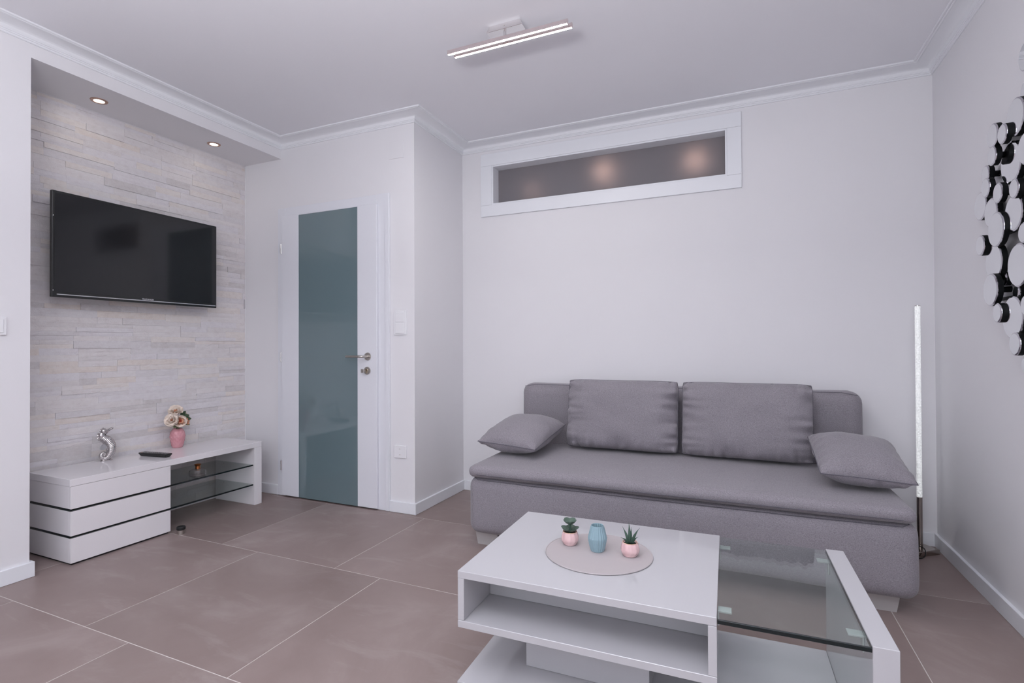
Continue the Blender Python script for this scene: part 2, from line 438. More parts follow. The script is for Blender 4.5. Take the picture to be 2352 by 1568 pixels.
# rear wall (behind the camera) with a wide window
RX0, RX1, RZ0, RZ1 = -2.45, 0.75, 0.45, 2.42
b = bx((XL, YR-0.2, 0), (RX0, YR, ZC)); box(b, (RX1, YR-0.2, 0), (XR, YR, ZC)); box(b, (RX0, YR-0.2, 0), (RX1, YR, RZ0)); box(b, (RX0, YR-0.2, RZ1), (RX1, YR, ZC))
struct('wall_rear', b, M['wall'], 'white wall with wide window facing the sofa', 'wall')
w2 = thing('window_2', 'wide white framed window facing the sofa', 'window', (-0.85, YR-0.1, RZ0), kind='structure')
b = nb()
for x0, x1 in ((RX0, RX0+0.06), (RX1-0.06, RX1), (-0.88, -0.82)): box(b, (x0, YR-0.16, RZ0), (x1, YR-0.09, RZ1), 0.004)
for z0, z1 in ((RZ0, RZ0+0.06), (RZ1-0.06, RZ1)): box(b, (RX0+0.06, YR-0.16, z0), (-0.88, YR-0.09, z1), 0.004); box(b, (-0.82, YR-0.16, z0), (RX1-0.06, YR-0.09, z1), 0.004)
obj('window_frame', b, M['frame'], w2)
for x0, x1 in ((RX0+0.06, -0.88), (-0.82, RX1-0.06)): obj('pane', bx((x0, YR-0.13, RZ0+0.06), (x1, YR-0.125, RZ1-0.06)), M['outpane'], w2)

# corridor beyond the transom window
b = nb()
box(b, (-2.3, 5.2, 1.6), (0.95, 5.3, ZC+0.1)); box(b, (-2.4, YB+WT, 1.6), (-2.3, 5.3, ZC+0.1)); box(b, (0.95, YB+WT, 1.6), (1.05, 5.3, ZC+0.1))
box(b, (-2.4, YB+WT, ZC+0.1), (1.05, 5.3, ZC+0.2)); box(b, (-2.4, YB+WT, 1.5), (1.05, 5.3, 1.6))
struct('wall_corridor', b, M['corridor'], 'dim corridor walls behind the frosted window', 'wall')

# cornice swept round the room
prof = [(0.1070, 0.0), (0.1070, 0.0060), (0.1045, 0.0080), (0.1005, 0.0085), (0.0985, 0.0055), (0.0965, 0.0060), (0.0945, 0.0095), (0.0900, 0.0105), (0.0880, 0.0080)]
for k in range(9):
    a = k/8*PI/2; prof.append((0.0200+0.0660*(1-math.sin(a))**0.95, 0.0090+0.0135*(1-math.cos(a))))
prof += [(0.0190, 0.0290), (0.0165, 0.0330), (0.0165, 0.0365), (0.0125, 0.0385), (0.0125, 0.0435), (0.0085, 0.0450), (0.0085, 0.0500), (0.0060, 0.0530), (0.0, 0.0530)]
path = [((XL, YR), (1, 1)), ((XL, YD), (1, -1)), ((XJ, YD), (1, -1)), ((XJ, YB), (1, -1)), ((XR, YB), (-1, -1)), ((XR, YR), (-1, 1))]
b = nb(); rings = []
for (px, py), (sx, sy) in path: rings.append([b.verts.new((px+sx*u, py+sy*u, ZC-w)) for u, w in prof])
for i in range(len(rings)-1):
    for k in range(len(prof)-1): b.faces.new((rings[i][k], rings[i][k+1], rings[i+1][k+1], rings[i+1][k]))
struct('trim_1', b, M['plaster'], 'stepped white plaster cornice running round the ceiling', 'cornice', smooth=25)

# baseboards
BH, BT = 0.071, 0.015
def bboard(name, segs, label):
    b = nb()
    for lo, hi in segs: box(b, (*lo, 0.0005), (*hi, BH), 0.0015)
    struct(name, b, M['trim'], label, 'baseboard')
bboard('baseboard_left', [((XL, YR), (XL+BT, YP+BT)), ((XL-0.12, YP), (XL, YP+BT))], 'white baseboard at the foot of the near left wall')
bboard('baseboard_door', [((-3.30, YD-BT), (-3.077, YD))], 'white baseboard between the low cabinet and the door')
bboard('baseboard_return', [((-2.089, YD-BT), (XJ+BT, YD)), ((XJ, YD), (XJ+BT, YB-BT))], 'white baseboard wrapping the corner right of the door')
bboard('baseboard_back', [((XJ, YB-BT), (XR-BT, YB))], 'white baseboard behind the sofa')
bboard('baseboard_right', [((XR-BT, YR), (XR, YB))], 'white baseboard under the round mirrors')

# ------------------------------------------------------------------ stone cladding in the niche
def stone_bm(bm, y0, y1, z0, z1, x0, depth, mi):
    """split-face strip: jittered front grid with broken edges, straight sides"""
    ny = max(2, min(6, int((y1-y0)/0.055))); nz = 2; g = 0.0002; vf = []
    for j in range(nz+1):
        row = []
        for i in range(ny+1):
            edge = j in (0, nz) or i in (0, ny)
            y = y0+g+(y1-y0-2*g)*(i+(random.uniform(-0.25, 0.25) if 0 < i < ny else 0))/ny
            z = z0+g+(z1-z0-2*g)*(j+(random.uniform(-0.22, 0.22) if j == 1 else 0))/nz
            row.append(bm.verts.new((x0+depth+(random.uniform(-0.0009, 0.0004) if edge else random.uniform(-0.0004, 0.0020)), y, z)))
        vf.append(row)
    fs = []
    for j in range(nz):
        for i in range(ny): fs.append(bm.faces.new((vf[j][i], vf[j][i+1], vf[j+1][i+1], vf[j+1][i])))
    def side(line):
        bk = [bm.verts.new((x0, v.co.y, v.co.z)) for v in line]
        for a in range(len(line)-1): fs.append(bm.faces.new((line[a], line[a+1], bk[a+1], bk[a])))
    side(vf[0]); side(vf[nz]); side([r[0] for r in vf]); side([r[ny] for r in vf])
    for f in fs: f.material_index = mi
rnd = random.Random(5)
z = 0.0; stones = []
while z < ZS-0.012:                       # bands of two or three courses whose joints step up and down
    h = rnd.choice([0.066, 0.072, 0.076, 0.080])
    if z+h > ZS-0.030: h = ZS-0.002-z
    y = YP+0.002-rnd.uniform(0, 0.15)
    while y < YD:
        L_ = rnd.uniform(0.20, 0.52)
        cut = rnd.choice([(0.5,), (0.5,), (0.42,), (0.6,), (0.36,), (0.33, 0.66)] if h < 0.09 else [(0.33, 0.66)])
        zz = [0.0]+[c*h for c in cut]+[h]
        for k in range(len(zz)-1):
            yy = y
            n = rnd.choice([1, 2, 2]) if L_ > 0.3 else 1
            fr = [0.0, 1.0] if n == 1 else [0.0, rnd.uniform(0.25, 0.75), 1.0]
            for a in range(n):
                ya, yb = max(y+L_*fr[a], YP+0.001), min(y+L_*fr[a+1], YD-0.004)
                if yb-ya > 0.012:
                    dp = 0.0150+rnd.choice([0, 0.0004, 0.0008, 0.0012, 0.0022, 0.0050])
                    mi = rnd.choices(range(7), [5, 5, 4, 3, 2.0, 4, 1.4 if z < 1.3 else 0.3])[0]
                    stones.append((ya, yb, z+zz[k], z+zz[k+1], dp, mi))
        y += L_
    z += h
TVY0, TVY1, TVZ0, TVZ1 = 1.530, 2.470, 1.344, 1.909
def stone_rank(s):
    hid = (s[0] > TVY0+0.02 and s[1] < TVY1 and s[2] > TVZ0+0.05 and s[3] < TVZ1-0.06) or (s[3] < 0.40 and s[1] < 2.02) or s[1] < 1.56 and s[3] < 0.4
    return (0 if not hid else 1, -(s[1]-s[0])/(s[0]+3))
stones.sort(key=stone_rank)
for s in stones[:300]:
    b = nb(); stone_bm(b, *s[:4], XS-0.016, s[4], 0); obj('stone', b, STONES[s[5]], wall_niche)
b = nb()
for s in stones[300:]: stone_bm(b, *s[:4], XS-0.016, s[4], s[5])
rest = obj('stone_cladding', b, STONES, wall_niche); rest['kind'] = 'stuff'
# thin render bead around the cladding
b = bx((XS-0.016, YD-0.0045, 0), (XS+0.004, YD, ZS-0.001)); box(b, (XS-0.016, YP, ZS-0.0025), (XS+0.004, YD, ZS))
obj('edge_bead', b, M['wall'], wall_niche)

# ------------------------------------------------------------------ door
door = thing('door_1', 'white door with tall blue-grey glass panel and steel lever handle', 'door', (-2.60, YD, 0), kind='structure')
FX0, FX1, FZ = -3.077, -2.089, 2.080
b = nb()
for x0, x1 in ((FX0, -3.004), (-2.192, FX1)):
    box(b, (x0, YD-0.014, 0.001), (x1, YD, FZ), 0.002)
box(b, (-3.004, YD-0.014, 2.004), (-2.192, YD, FZ), 0.002)
fr = obj('door_frame', b, M['doorwhite'], door)
b = bx((FX1-0.030, YD-0.019, 0.001), (FX1-0.002, YD-0.0142, FZ-0.002), 0.0015)
obj('frame_bead', b, M['doorwhite'], fr)
b = bx((-3.020, YD+0.06, 0.0005), (-2.150, YD+0.099, 2.03)); obj('jamb_lining', b, M['doorwhite'], door)
LX0, LX1, LZ0, LZ1 = -3.018, -2.177, 0.010, 2.017; LY = YD-0.032
GX0, GX1 = -2.859, -2.336
b = bx((LX0, LY, LZ0), (GX0, YD-0.0145, LZ1), 0.002); box(b, (GX1, LY, LZ0), (LX1, YD-0.0145, LZ1), 0.002); box(b, (GX0, LY+0.001, 2.0105), (GX1, YD-0.0145, LZ1), 0.001)
leaf = obj('door_leaf', b, M['doorwhite'], door)
obj('glass_panel', bx((GX0+0.0005, LY+0.0015, LZ0), (GX1-0.0005, YD-0.0145, 2.010)), M['doorglass'], leaf)
for z in (1.780, 1.000, 0.222):
    b = nb(); cyl(b, (-3.0245, LY-0.001, z-0.034), (-3.0245, LY-0.001, z+0.034), 0.0058, n=16); cyl(b, (-3.0245, LY-0.001, z+0.034), (-3.0245, LY-0.001, z+0.037), 0.0035, n=12)
    obj('hinge', b, M['chrome'], door, smooth=40)
# lever handle on a round rose
hx, hz = -2.248, 1.008
b = nb(); cyl(b, (hx, LY+0.001, hz), (hx, LY-0.006, hz), 0.0265, 0.0255, 40)
hd = obj('handle', b, M['steel'], leaf, smooth=35)
b = nb(); pth = smooth_path([(hx, LY-0.004, hz), (hx, LY-0.035, hz), (hx-0.006, LY-0.050, hz), (hx-0.022, LY-0.056, hz), (hx-0.060, LY-0.056, hz), (hx-0.135, LY-0.056, hz)], 5)
tube(b, pth, 0.0082, 16); obj('lever', b, M['steel'], door, smooth=50)
kx, kz = -2.252, 0.914
b = nb(); cyl(b, (kx, LY+0.001, kz), (kx, LY-0.006, kz), 0.0265, 0.0255, 40); obj('lock_rose', b, M['steel'], door, smooth=35)
b = nb(); cyl(b, (kx-0.002, LY-0.006, kz+0.004), (kx-0.002, LY-0.012, kz+0.004), 0.0085, n=20); box(b, (kx-0.006, LY-0.012, kz-0.016), (kx+0.002, LY-0.006, kz+0.002))
obj('lock_cylinder', b, mat('brass_lock', (0.55, 0.45, 0.33, 1), 0.3, metal=1), door)
b = bx((kx-0.003, LY-0.0135, kz-0.003), (kx+0.000, LY-0.0115, kz+0.010)); obj('keyhole', b, M['darkgap'], door)
b = nb(); box(b, (kx-0.028, LY-0.034, kz-0.013), (kx-0.005, LY-0.031, kz+0.011), 0.0014); box(b, (kx-0.006, LY-0.033, kz-0.003), (kx-0.003, LY-0.011, kz+0.003)); obj('key', b, M['steel'], door)

# ------------------------------------------------------------------ transom window
win = thing('window_1', 'long narrow frosted transom window in white casing', 'window', (-0.85, YB, WZ0), kind='structure')
OX0, OX1, OZ0, OZ1 = -1.741, 0.025, 2.026, 2.487
CY = YB-0.014
obj('casing', bx((OX0, CY, WZ1), (OX1, YB, OZ1), 0.0015), M['trim'], win)
obj('casing', bx((OX0, CY, OZ0), (OX1, YB, WZ0), 0.0015), M['trim'], win)
obj('casing', bx((OX0, CY, WZ0+0.0006), (WX0, YB, WZ1-0.0006), 0.0015), M['trim'], win)
obj('casing', bx((WX1, CY, WZ0+0.0006), (OX1, YB, WZ1-0.0006), 0.0015), M['trim'], win)
IB = 0.011
b = nb()
box(b, (WX0, CY+0.004, WZ1-IB), (WX1, YB+0.12, WZ1), 0.001); box(b, (WX0, CY+0.004, WZ0), (WX1, YB+0.12, WZ0+IB), 0.001)
box(b, (WX0, CY+0.004, WZ0+IB), (WX0+IB, YB+0.12, WZ1-IB), 0.001); box(b, (WX1-IB, CY+0.004, WZ0+IB), (WX1, YB+0.12, WZ1-IB), 0.001)
obj('lining', b, M['trim'], win)
obj('pane', bx((WX0+IB, YB+0.085, WZ0+IB), (WX1-IB, YB+0.091, WZ1-IB)), M['frosted'], win)
names = [('faintest warm globe lamp behind the left end of the frosted window', -1.492, 2.300, 0.42), ('warm globe lamp glowing behind the middle of the frosted window', -0.918, 2.378, 0.42), ('warm globe lamp glowing behind the right end of the frosted window', -0.269, 2.368, 0.42)]
for (lab, gx, gz, gy), es in zip(names, (0.7, 2.6, 2.4)):
    y = YB+gy
    t = thing('corridor_lamp', lab, 'lamp', (gx, y, gz), group='lamps behind the frosted window')
    b = nb(); bmesh.ops.create_uvsphere(b, u_segments=20, v_segments=12, radius=0.066, matrix=Matrix.Translation((gx, y, gz)))
    gm = M['globe'].copy(); gm.node_tree.nodes['Principled BSDF'].inputs['Emission Strength'].default_value = es
    obj('globe', b, gm, t, smooth=180)
    b = nb(); cyl(b, (gx, y, gz+0.065), (gx, y, ZC+0.1), 0.004, n=8); obj('cord', b, M['black'], t)
    b = nb(); cyl(b, (gx, y, ZC+0.082), (gx, y, ZC+0.1), 0.04, n=20); obj('ceiling_rose', b, M['steel'], t)

# ------------------------------------------------------------------ sockets and switches
def plate_y(name, label, cat, x0, x1, z0, z1):
    t = thing(name, label, cat, ((x0+x1)/2, YD, z0))
    obj('plate', bx((x0, YD-0.009, z0), (x1, YD, z1), 0.003, 2), M['plastic'], t)
    return t
t = plate_y('light_switch', 'white double light switch right of the door', 'switch', -2.058, -1.960, 1.148, 1.307)
for z0, z1 in ((1.1575, 1.2245), (1.2305, 1.2975)):
    b = bx((-2.043, YD-0.0125, z0), (-1.975, YD-0.0085, z1), 0.0015); obj('rocker', b, M['plastic'], t)
t = plate_y('wall_socket', 'white round-faced power socket low right of the door', 'socket', -2.060, -1.964, 0.351, 0.433)
b = nb(); cx, cz = -2.012, 0.392
lathe(b, [(0.0215, 0.0), (0.0205, 0.0), (0.0195, 0.0085), (0.0, 0.0085)], (0, 0, 0), 32, cap0=False)
b.transform(Matrix.Translation((cx, YD-0.0095, cz)) @ Matrix.Rotation(-PI/2, 4, 'X')); obj('socket_well', b, M['lacquer2'], t, smooth=30)
for sx in (-0.0095, 0.0095):
    b = nb(); cyl(b, (cx+sx, YD-0.0005, cz), (cx+sx, YD-0.0025, cz), 0.0027, n=12); obj('pin_hole', b, M['darkgap'], t)
for dz in (0.0185, -0.0185): obj('earth_clip', bx((cx-0.003, YD-0.010, cz+dz-0.002), (cx+0.003, YD-0.004, cz+dz+0.002)), M['steel'], t)
t = thing('light_switch', 'white single light switch at the left edge of the near wall', 'switch', (XL, 1.20, 1.132))
obj('plate', bx((XL, 1.160, 1.132), (XL+0.009, 1.243, 1.216), 0.003, 2), M['plastic'], t)
obj('rocker', bx((XL+0.0085, 1.172, 1.143), (XL+0.0125, 1.231, 1.205), 0.0015), M['plastic'], t)
t = tag(obj('cover_plate', bx((-2.095, YD-0.004, 2.300), (-1.980, YD, 2.413), 0.0015), M['wall'], origin=(-2.04, YD, 2.30)), 'square painted junction cover high on the wall right of the door', 'cover plate')

# ------------------------------------------------------------------ ceiling lamp
cl = thing('ceiling_light', 'chrome ceiling lamp with two slim parallel LED bars', 'ceiling lamp', (-0.981, 2.19, ZC))
b = nb()                                     # shallow pan, flaring towards its lower face
hi_ = [(-1.056, 2.170), (-0.902, 2.170), (-0.902, 2.214), (-1.056, 2.214)]; lo_ = [(-1.072, 2.166), (-0.890, 2.166), (-0.890, 2.218), (-1.072, 2.218)]
vt = [b.verts.new((x, y, ZC)) for x, y in hi_]; vb = [b.verts.new((x, y, ZC-0.030)) for x, y in lo_]
for i in range(4): b.faces.new((vt[i], vt[(i+1) % 4], vb[(i+1) % 4], vb[i]))
b.faces.new(vt); b.faces.new(vb[::-1])
bmesh.ops.bevel(b, geom=list(b.edges), offset=0.0015, segments=2, affect='EDGES')
base = obj('base', b, M['chrome'], cl)
b = nb(); cyl(b, (-0.981, 2.1685, ZC-0.013), (-0.981, 2.1655, ZC-0.014), 0.003, n=10); obj('screw', b, M['steel'], base)
b = nb(); cyl(b, (-0.981, 2.182, ZC-0.0655), (-0.981, 2.182, ZC-0.0295), 0.006, n=16); obj('stem', b, M['chrome'], cl, smooth=35)
for dx0, dx1, y in ((-1.278, -0.672, 2.1655), (-1.260, -0.662, 2.1995)):
    bar = obj('bar', bx((dx0, y-0.0065, ZC-0.086), (dx1, y+0.0065, ZC-0.066), 0.001), M['barmetal'], cl)
    b = nb(); b.faces.new([b.verts.new(p) for p in ((dx0+0.004, y-0.0048, ZC-0.0862), (dx0+0.004, y+0.0048, ZC-0.0862), (dx1-0.004, y+0.0048, ZC-0.0862), (dx1-0.004, y-0.0048, ZC-0.0862))])
    obj('led_strip', b, M['led'], bar, recalc=False)
obj('bridge', bx((-0.995, 2.172, ZC-0.080), (-0.967, 2.193, ZC-0.0655), 0.001), M['chrome'], cl)

# ------------------------------------------------------------------ recessed spots in the soffit
for k, (sx, sy, lab) in enumerate(((-3.250, 1.718, 'round copper-rimmed recessed spotlight in the soffit above the television, nearer one'), (-3.243, 2.402, 'round copper-rimmed recessed spotlight in the soffit, close to the door wall'))):
    t = thing('recessed_spotlight', lab, 'spotlight', (sx, sy, ZS), group='spotlights in the niche soffit')
    b = lathe(nb(), [(0.0245, -0.0012), (0.0255, -0.0045), (0.033, -0.0055), (0.039, -0.0035), (0.041, 0.0)], (sx, sy, ZS), 40, cap0=False); obj('ring', b, M['spotring'], t, smooth=40)
    b = nb(); cyl(b, (sx, sy, ZS-0.001), (sx, sy, ZS-0.0018), 0.0245, n=32); obj('lens', b, M['spotled'], t)

# ------------------------------------------------------------------ television
tv = thing('television', 'black flat television mounted on the stone wall', 'television', (XS+0.1, 2.0, TVZ0))
tx = XS+0.120                                         # front plane
b = bx((tx-0.022, TVY0, TVZ0), (tx, TVY1, TVZ1), 0.003, 2); obj('body', b, M['black'], tv)
b = bx((XS+0.012, 1.75, 1.42), (tx-0.0225, 2.25, 1.83), 0.012, 2); obj('back_housing', b, M['rubber'], tv)
b = bx((XS+0.0085, 1.86, 1.50), (XS+0.03, 2.14, 1.76)); obj('wall_bracket', b, M['steel'], tv)
obj('screen', bx((tx-0.004, TVY0+0.012, TVZ0+0.030), (tx+0.0006, TVY1-0.012, TVZ1-0.013)), M['screen'], tv)
obj('chin_strip', bx((tx-0.002, TVY0+0.022, TVZ0+0.012), (tx+0.0025, TVY1-0.008, TVZ0+0.017), 0.0006), M['silver'], tv)
fc = bpy.data.curves.new('logo_text', 'FONT'); fc.body = 'TELEFUNKEN'; fc.size = 0.0115; fc.align_x = 'CENTER'; fc.extrude = 0.0004; fc.offset = 0.0003
fo = bpy.data.objects.new('logo_text', fc); COL.objects.link(fo)
bpy.context.view_layer.update()
me = bpy.data.meshes.new_from_object(fo.evaluated_get(bpy.context.evaluated_depsgraph_get())); bpy.data.objects.remove(fo)
me.transform(Matrix.Translation((tx+0.0012, 2.015, TVZ0+0.0195)) @ Matrix.Rotation(PI/2, 4, 'Z') @ Matrix.Rotation(PI/2, 4, 'X'))
b = nb(); b.from_mesh(me); obj('logo', b, M['silver'], tv, recalc=False)
for y, z in ((TVY0+0.006, TVZ0+0.035), (TVY0+0.006, 1.775)):
    b = bx((tx-0.001, y-0.0015, z-0.003), (tx+0.0008, y+0.0015, z+0.003)); obj('indicator', b, M['silver'], tv)

# ------------------------------------------------------------------ low TV cabinet
SX0, SX1, SY0, SY1, ST = -3.405, -3.020, 1.478, 2.594, 0.424
SPL = 1.968
cab = thing('tv_cabinet', 'low glossy white cabinet with three drawers and two glass shelves', 'cabinet', (-3.21, 2.03, 0))
obj('top_board', bx((SX0, SY0-0.004, 0.389), (SX1, SY1, ST), 0.0012), M['lacquer'], cab)
obj('end_panel', bx((SX0, SY1-0.058, 0.0), (SX1, SY1, 0.3885), 0.0012), M['lacquer'], cab)
Z1, Z2 = (0.1335, 0.1415), (0.2665, 0.2745)
for z0, z1 in ((0.010, Z1[0]-0.0025), (Z1[1]+0.0025, Z2[0]-0.0025), (Z2[1]+0.0025, 0.3875)):
    d = obj('drawer', bx((SX0+0.004, SY0, z0), (SX1-0.020, SPL, z1), 0.001), M['lacquer'], cab)
    obj('drawer_front', bx((SX1-0.0185, SY0-0.0005, z0), (SX1-0.001, SPL+0.0005, z1), 0.001), M['lacquer'], d)
for za, zb in (Z1, Z2):
    g = obj('glass_shelf', bx((SX0+0.014, SPL+0.001, za), (SX1-0.0185, SY1-0.059, zb)), M['shelfglass'], cab)
    obj('shelf_edge', bx((SX1-0.0180, SY0+0.0005, za), (SX1-0.0095, SY1-0.060, zb)), M['glassedge'], cab)
    obj('shelf_edge', bx((SX0+0.014, SY0+0.0005, za), (SX1-0.019, SPL, zb)), M['glassedge'], cab)
    for x in (SX1-0.06, SX0+0.09):
        b = nb(); cyl(b, (x, SY1-0.0585, za-0.006), (x, SY1-0.072, za-0.006), 0.0055, n=14); obj('shelf_pin', b, M['chrome'], cab, smooth=40)
        b = nb(); cyl(b, (x, SPL, za-0.006), (x, SPL+0.03, za-0.006), 0.0055, n=14); obj('shelf_pin', b, M['black'], cab, smooth=40)
obj('plinth', bx((SX0+0.012, SY0+0.008, 0.0), (SX1-0.010, SPL-0.008, 0.0095)), M['darkgap'], cab)

# ------------------------------------------------------------------ seahorse figurine
shx, shy = -3.335, 1.808
sea = thing('seahorse_figurine', 'silver ribbed seahorse figurine on the low white cabinet', 'figurine', (shx, shy, ST))
def sp(X, Y): return ((X-720)/16.5*0.00226, (1425-Y)/16.5*0.0028)
spine = [(515, 470, 84), (500, 560, 100), (590, 650, 122), (740, 760, 138), (850, 920, 138), (868, 1080, 128), (815, 1225, 112), (715, 1318, 92), (600, 1335, 78), (505, 1275, 64), (500, 1190, 52), (570, 1140, 44), (640, 1170, 36), (630, 1235, 26), (585, 1235, 15)]
pts = smooth_path(spine, 10); P3 = []; R3 = []
for i, (X, Y, R) in enumerate(pts):
    a, z = sp(X, Y); P3.append((shx, shy+a, ST+z)); rib = 1+0.055*math.cos(i*2*PI/3.0) if i > 12 else 1
    R3.append(R/16.5*0.0030*rib)
b = nb(); tube(b, P3, R3, 14)
obj('body', b, M['silverfig'], sea, smooth=60)
head = smooth_path([(500, 440, 70), (560, 420, 100), (650, 430, 92), (730, 410, 52), (830, 375, 36), (905, 345, 36), (935, 335, 26)], 6)
b = nb(); tube(b, [(shx, shy+sp(X, Y)[0], ST+sp(X, Y)[1]) for X, Y, R in head], [R/16.5*0.0031 for X, Y, R in head], 14)
hd = obj('head', b, M['silverfig'], sea, smooth=60)
for s in (-1, 1):
    a, z = sp(610, 410); b = nb(); bmesh.ops.create_uvsphere(b, u_segments=12, v_segments=8, radius=0.0048, matrix=Matrix.Translation((shx+s*0.0165, shy+a, ST+z))); obj('eye', b, M['silverfig'], hd, smooth=180)
for X, Y, tx_, ty_ in ((560, 340, 570, 285), (470, 390, 420, 360), (420, 460, 350, 450), (400, 540, 335, 540), (405, 610, 345, 625), (430, 670, 380, 705)):
    a, z = sp(X, Y); a2, z2 = sp(tx_, ty_); b = nb(); cyl(b, (shx, shy+a, ST+z), (shx, shy+a2, ST+z2), 0.0058, 0.0012, 10); obj('spike', b, M['silverfig'], sea, smooth=60)
fin = [(660, 850), (560, 850), (480, 880), (450, 960), (470, 1030), (560, 1040), (690, 1000)]
b = nb(); fr_, bk_ = [], []
for X, Y in fin:
    a, z = sp(X, Y); fr_.append(b.verts.new((shx+0.0028, shy+a, ST+z))); bk_.append(b.verts.new((shx-0.0028, shy+a, ST+z)))
b.faces.new(fr_); b.faces.new(bk_[::-1])
for i in range(len(fin)): b.faces.new((fr_[i], bk_[i], bk_[(i+1) % len(fin)], fr_[(i+1) % len(fin)]))
obj('fin', b, M['silver'], sea)
b = nb(); lathe(b, [(0.030, 0.0005), (0.030, 0.005), (0.026, 0.007), (0, 0.0075)], (0, 0, 0), 28)
b.transform(Matrix.Translation((shx, shy-0.004, ST)) @ Matrix.Diagonal((0.62, 1.05, 1, 1))); obj('foot', b, M['silverfig'], sea, smooth=40)

# ------------------------------------------------------------------ remote control
rang = math.radians(8)
rem = thing('remote_control', 'black remote control on the low white cabinet', 'remote', (-3.195, 1.990, ST), rang)
b = nb()
prof_r = [(-0.105, -0.016, 0.017), (0.105, 0.016, 0.017)]
lo = [(-0.094, -0.015), (0.096, -0.015), (0.096, 0.015), (-0.094, 0.015)]; hi = [(-0.106, -0.023), (0.106, -0.023), (0.106, 0.023), (-0.106, 0.023)]
vb = [b.verts.new((x, y, 0.0006)) for x, y in lo]; vm = [b.verts.new((x, y, 0.017)) for x, y in hi]; vt = [b.verts.new((x*0.985, y*0.93, 0.0215)) for x, y in hi]
for A, B in ((vb, vm), (vm, vt)):
    for i in range(4): b.faces.new((A[i], A[(i+1) % 4], B[(i+1) % 4], B[i]))
b.faces.new(vb[::-1]); b.faces.new(vt)
bmesh.ops.bevel(b, geom=list(b.edges), offset=0.002, segments=2, affect='EDGES')
obj('body', b, M['black'], rem, smooth=50, local=True)
for r in range(11):
    for c in range(3):
        if r == 4 and c == 1: continue
        mm = M['redbutton'] if (r == 0 and c == 0) else M['button']
        x = -0.090+r*0.0165; y = -0.0125+c*0.0125
        obj('button', bx((x-0.0045, y-0.0035, 0.0205), (x+0.0045, y+0.0035, 0.0230), 0.0008), mm, rem, local=True)

# ------------------------------------------------------------------ pink vase with roses
vx, vy = -3.352, 2.228
vase = thing('pink_vase', 'small rose-pink ceramic vase with diamond relief on the low cabinet', 'vase', (vx, vy, ST))
vp = [(0.0, 0.004), (0.026, 0.0005), (0.030, 0.004), (0.036, 0.03), (0.0415, 0.06), (0.0425, 0.075), (0.039, 0.098), (0.031, 0.114), (0.0275, 0.119), (0.0265, 0.122), (0.0245, 0.119), (0.0235, 0.10), (0.0, 0.09)]
vps = smooth_path(vp[1:8], 5)+vp[8:]
def dia(a, r, z): return 1+0.085*max(0, abs(math.sin(a*6+z*110))*abs(math.sin(a*6-z*110))-0.2) if 0.01 < z < 0.108 and r > 0.03 else 1
b = lathe(nb(), vps, (vx, vy, ST), 72, rfun=dia); obj('body', b, M['pinkvase'], vase, smooth=50)

bq = thing('rose_bouquet', 'bunch of peach and cream artificial roses in the pink vase', 'flowers', (vx, vy, ST+0.122))
def petal(bm, M4, w, l, cup, curl):
    n = 4; g = []
    for i in range(n+1):
        row = []
        for j in range(n+1):
            s = i/n; t = -1+2*j/n
            ww = w*math.sin(PI*(0.12+0.80*s))**0.7
            x = t*ww; r = l*s; z = cup*s*s*l + 0.35*w*t*t*s - curl*l*max(0, s-0.7)**2*4
            row.append(bm.verts.new(M4 @ Vector((x, r, z))))
        g.append(row)
    for i in range(n):
        for j in range(n): bm.faces.new((g[i][j], g[i][j+1], g[i+1][j+1], g[i+1][j]))
def rose(c, d, size, mats, seed):
    rr = random.Random(seed); c = Vector(c); q = Vector((0, 0, 1)).rotation_difference(Vector(d).normalized()).to_matrix().to_4x4()
    f = None
    for name, cnt, w, l, el, mm in (('outer_petals', 6, 0.5, 0.62, 18, mats[0]), ('inner_petals', 5, 0.42, 0.46, 48, mats[1]), ('core_petals', 5, 0.24, 0.30, 72, mats[2])):
        bm = nb()
        for k in range(cnt):
            a = 2*PI*k/cnt+rr.uniform(-0.2, 0.2); e = math.radians(el+rr.uniform(-8, 8))
            petal(bm, Matrix.Translation(c) @ q @ Matrix.Rotation(a, 4, 'Z') @ Matrix.Rotation(e, 4, 'X'), w*size*rr.uniform(0.9, 1.15), l*size*rr.uniform(0.9, 1.1), 0.35, 0.8)
        if f is None: f = obj('flower', bm, mm, bq, smooth=180)
        else: obj(name, bm, mm, f, smooth=180)
zt = ST+0.122
PM = (M['petal'], M['petal'], M['petalpink'])
cream = (M['petal'], M['petalpink'], M['petalcore'])
rose((vx+0.028, vy-0.052, zt+0.060), (0.75, -0.75, 0.35), 0.070, PM, 1)
rose((vx+0.034, vy-0.010, zt+0.048), (0.9, -0.35, 0.30), 0.070, cream, 2)
rose((vx-0.004, vy-0.010, zt+0.105), (0.5, -0.4, 0.75), 0.072, PM, 3)
rose((vx-0.010, vy+0.055, zt+0.075), (0.3, 0.7, 0.6), 0.042, PM, 4)
rose((vx+0.024, vy+0.036, zt+0.042), (0.7, 0.5, 0.2), 0.040, (M['petalpink'], M['petalpink'], M['petalcore']), 5)
